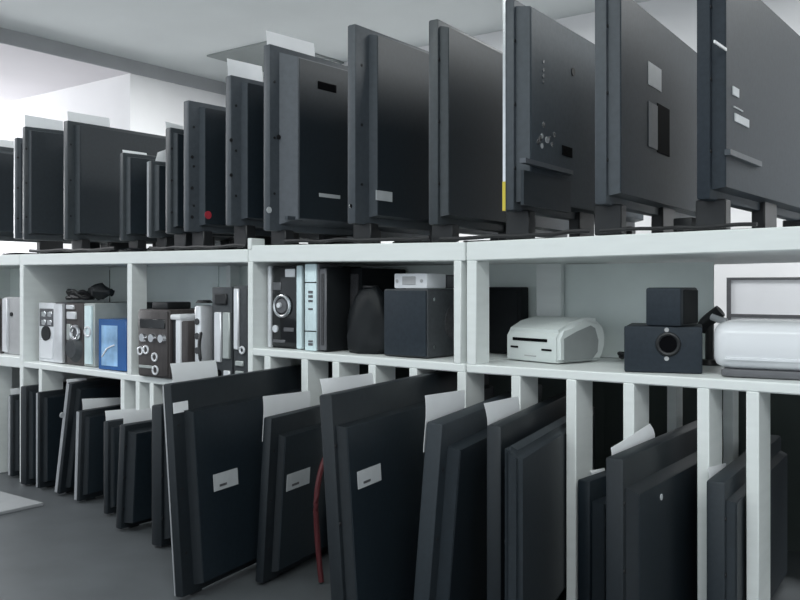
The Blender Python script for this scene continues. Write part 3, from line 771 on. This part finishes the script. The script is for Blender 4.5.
# cord on the shelf
zc = zmid_at(-.96)+.009
pts = [(-.96+dx_, .33+dy_, zc+dz_) for dx_, dy_, dz_ in ((-.02, .05, 0), (-.01, .02, 0), (.0, -.01, .006), (.03, -.01, .012), (.02, .03, .006), (-.01, .0, .012), (.035, -.02, 0), (.06, .0, 0), (.06, .06, 0))]
tag(MB().tube(pts, .006).build('cable_run', M['cable'], smooth=True), 'black cord lying on the shelf between printer and ported speaker', 'cable')
# --- ported speaker box, turned to the camera
xa, ta = atY(624, .03); xb, tb = atY(702.5, .085)
za = max(zmid_at(xa), zmid_at(xb)) + .001
wd = math.hypot(xb-xa, .055); h = zof(326, ta) - za
r = empty('subwoofer', (xa, .03, za), (0, 0, math.atan2(.055, xb-xa)), 'dark grey speaker box with a round black port facing out', 'speaker')
plain((0, .006, 0), (wd, .20, h), 'cabinet', M['vinyl'], r, .006, 2)
plain((0, 0, 0), (wd, .010, h), 'front_baffle', M['rear3'], r, .004, 2)
MB().ringtorus((wd*.57, -.001, h*.62), (0, -1, 0), h*.22, .005, 36).build('port_ring', M['black'], r, True)
MB().cyl((wd*.57, .001, h*.62), (0, -1, 0), h*.215, .0025, n=36).build('port', M['hole'], r, True, )
for zz in (.93, .31): MB().cyl((wd*.55, .001, h*zz), (0, -1, 0), .0055, .003, n=12).build('screw', M['ltgrey'], r)
sub2 = za + h
xa2, ta2 = atY(645, .06); xb2, tb2 = atY(682, .09)
xb2 = atY(681, .06)[0]; wd2 = xb2-xa2; h2 = zof(287.5, ta2) - sub2
r = empty('satellite_speaker', (xa2, .06, sub2), (0, 0, 0), 'small dark cube speaker standing on the ported speaker', 'speaker')
plain((0, .006, 0), (wd2, .125, h2), 'cabinet', M['vinyl'], r, .006, 2)
plain((.001, 0, .001), (wd2-.001, .012, h2-.001), 'grille', M['rear3'], r, .005, 2)
plain((wd2-.001, .016, .006), (wd2+.002, .120, h2-.006), 'side_shade', M['mattblack'], r, .002)  # added dark plate, shade of this side put into colour
# --- webcam-like black gadget behind
xg = -.725
r = empty('webcam', (xg, .345, zmid_at(xg)+.001), (0, 0, 0), 'black gadget with a white tip behind the ported speaker', 'electronics')
d_ = xg*VIEW[0] + 2.345*VIEW[1]; hg = zof(315, d_) - r.location.z
MB().cyl((0, 0, 0), (0, 0, 1), .030, .014, .024, n=24).build('foot', M['black'], r, True)
MB().cyl((0, 0, .012), (0, 0, 1), .011, hg-.03, n=16).build('stem', M['black'], r, True)
mb = MB(); mb.tube([(-.022, .0, hg-.040), (-.008, -.004, hg-.020), (.010, -.004, hg-.004), (.030, -.004, hg+.012)], .017, 10); mb.build('head', M['black'], r, True)
mb = MB(); mb.tube([(.012, -.020, hg-.004), (.030, -.024, hg-.010), (.052, -.026, hg-.016)], .009, 10); mb.build('tip', M['pwhite'], r, True)
# --- white rounded machine at the right edge
xw, tw = atY(711, .03); zw = zmid_at(xw); hw = zof(321.5, tw) - zw
r = empty('white_printer', (xw, .03, zw+.002), (0, 0, R(8)), 'glossy white rounded machine cut by the right edge of the shelf', 'printer')
prof = [(0, .10), (.03, .03), (.10, .0)]
rings = []
for x, k in ((0, .70), (.006, .84), (.02, .94), (.04, 1.0), (.32, 1.0), (.345, .94), (.355, .80)):
    ring = []
    for i in range(24):
        a = 2*math.pi*i/24
        ca, sa = math.cos(a), math.sin(a)
        e = .5
        ring.append((x, .13+.13*k*abs(ca)**e*(1 if ca > 0 else -1), .012+(hw-.012)*.5+(hw-.012)*.5*k*abs(sa)**e*(1 if sa > 0 else -1)))
    rings.append(ring)
MB().quads(rings).build('shell', M['pwhite'], r, True)
plain((.02, .012, 0), (.34, .24, .018), 'base', M['dsilver'], r, .004, 2)
plain((.03, -.003, hw*.30), (.33, .006, hw*.36), 'seam_strip', M['silver'], r, .002)
# --- framed white board behind
xv, tv_ = atY(729, 2.4)
r = empty('framed_board', (xv, 2.4, 0), (0, 0, 0), 'large white board in a thin dark frame standing behind the right end of the shelves', 'board')
hv = zof(280, tv_)
plain((0, 0, 0), (1.1, .02, hv), 'board_face', M['board'], r)
plain((-.010, -.006, 0), (.010, .024, hv), 'frame_upright', M['dsilver'], r)
plain((1.09, -.006, 0), (1.11, .024, hv), 'frame_upright', M['dsilver'], r)
plain((-.010, -.006, hv), (1.11, .024, hv+.012), 'frame_rail', M['dsilver'], r)
zr = zof(317, tv_)
plain((.010, -.006, zr), (1.09, .002, zr+.016), 'frame_rail', M['dsilver'], r)

# ---------------------------------------------------------------- cables and loose things along the top boards
def top_cable(k, label, px0, px1, y, seed, m='cable', rr=.007):
    rn = random.Random(seed); pts = []; n = 9
    for i in range(n):
        px = px0+(px1-px0)*i/(n-1)
        yy = .024+.016*(rn.random()-.5)
        x = atY(px, yy)[0]
        pts.append((x, yy, max(ztop_at(x-.04), ztop_at(x+.04))+rr+.003+.006*rn.random()))
    return tag(MB().tube(pts, rr, 6).build('cable_run', M[m], smooth=True), label, 'cable')
top_cable(0, 'black cord along the shelf top below the wide far television', 30, 115, .05, 1)
top_cable(1, 'black cord along the shelf top below the red-stickered television', 150, 246, .03, 2, rr=.006)
top_cable(2, 'black cord along the shelf top below the two middle televisions', 285, 430, .03, 3, rr=.006)
top_cable(3, 'black cord along the shelf top below the silver-edged television', 440, 590, .035, 4, rr=.006)
top_cable(4, 'black cord along the shelf top at the right end', 600, 757, .03, 5, rr=.005)
# adapter block
xk, tk = atY(675, .14)
r = empty('power_adapter', (xk-.02, .18, ztop_at(xk)+.002), (0, 0, R(-15)), 'black power adapter block under the right-hand televisions', 'electronics')
plain((0, 0, 0), (.055, .10, .045), 'case', M['black'], r, .005, 2)
MB().tube([(.028, .0, .02), (.03, -.02, .012), (.06, -.04, .008), (.075, -.02, .008)], .004).build('lead', M['cable'], r, True)

# ---------------------------------------------------------------- floor
xf, tf = atY(-30, -.30)
r = tag(plain((-3.95, -.62, 0), (-3.05, -.16, .012), 'cardboard_sheet', M['card'], None, .002), 'flat grey card sheet lying on the floor at lower left', 'cardboard')
tag(MB().tube([(-1.63, -.18, .006), (-1.635, -.19, .12), (-1.63, -.20, .25), (-1.625, -.16, .36), (-1.62, -.06, .40), (-1.62, .1, .40)], .008).build('cable_run', M['dred'], smooth=True),
    'dark red cord hanging between the labelled television and the middle one', 'cable')
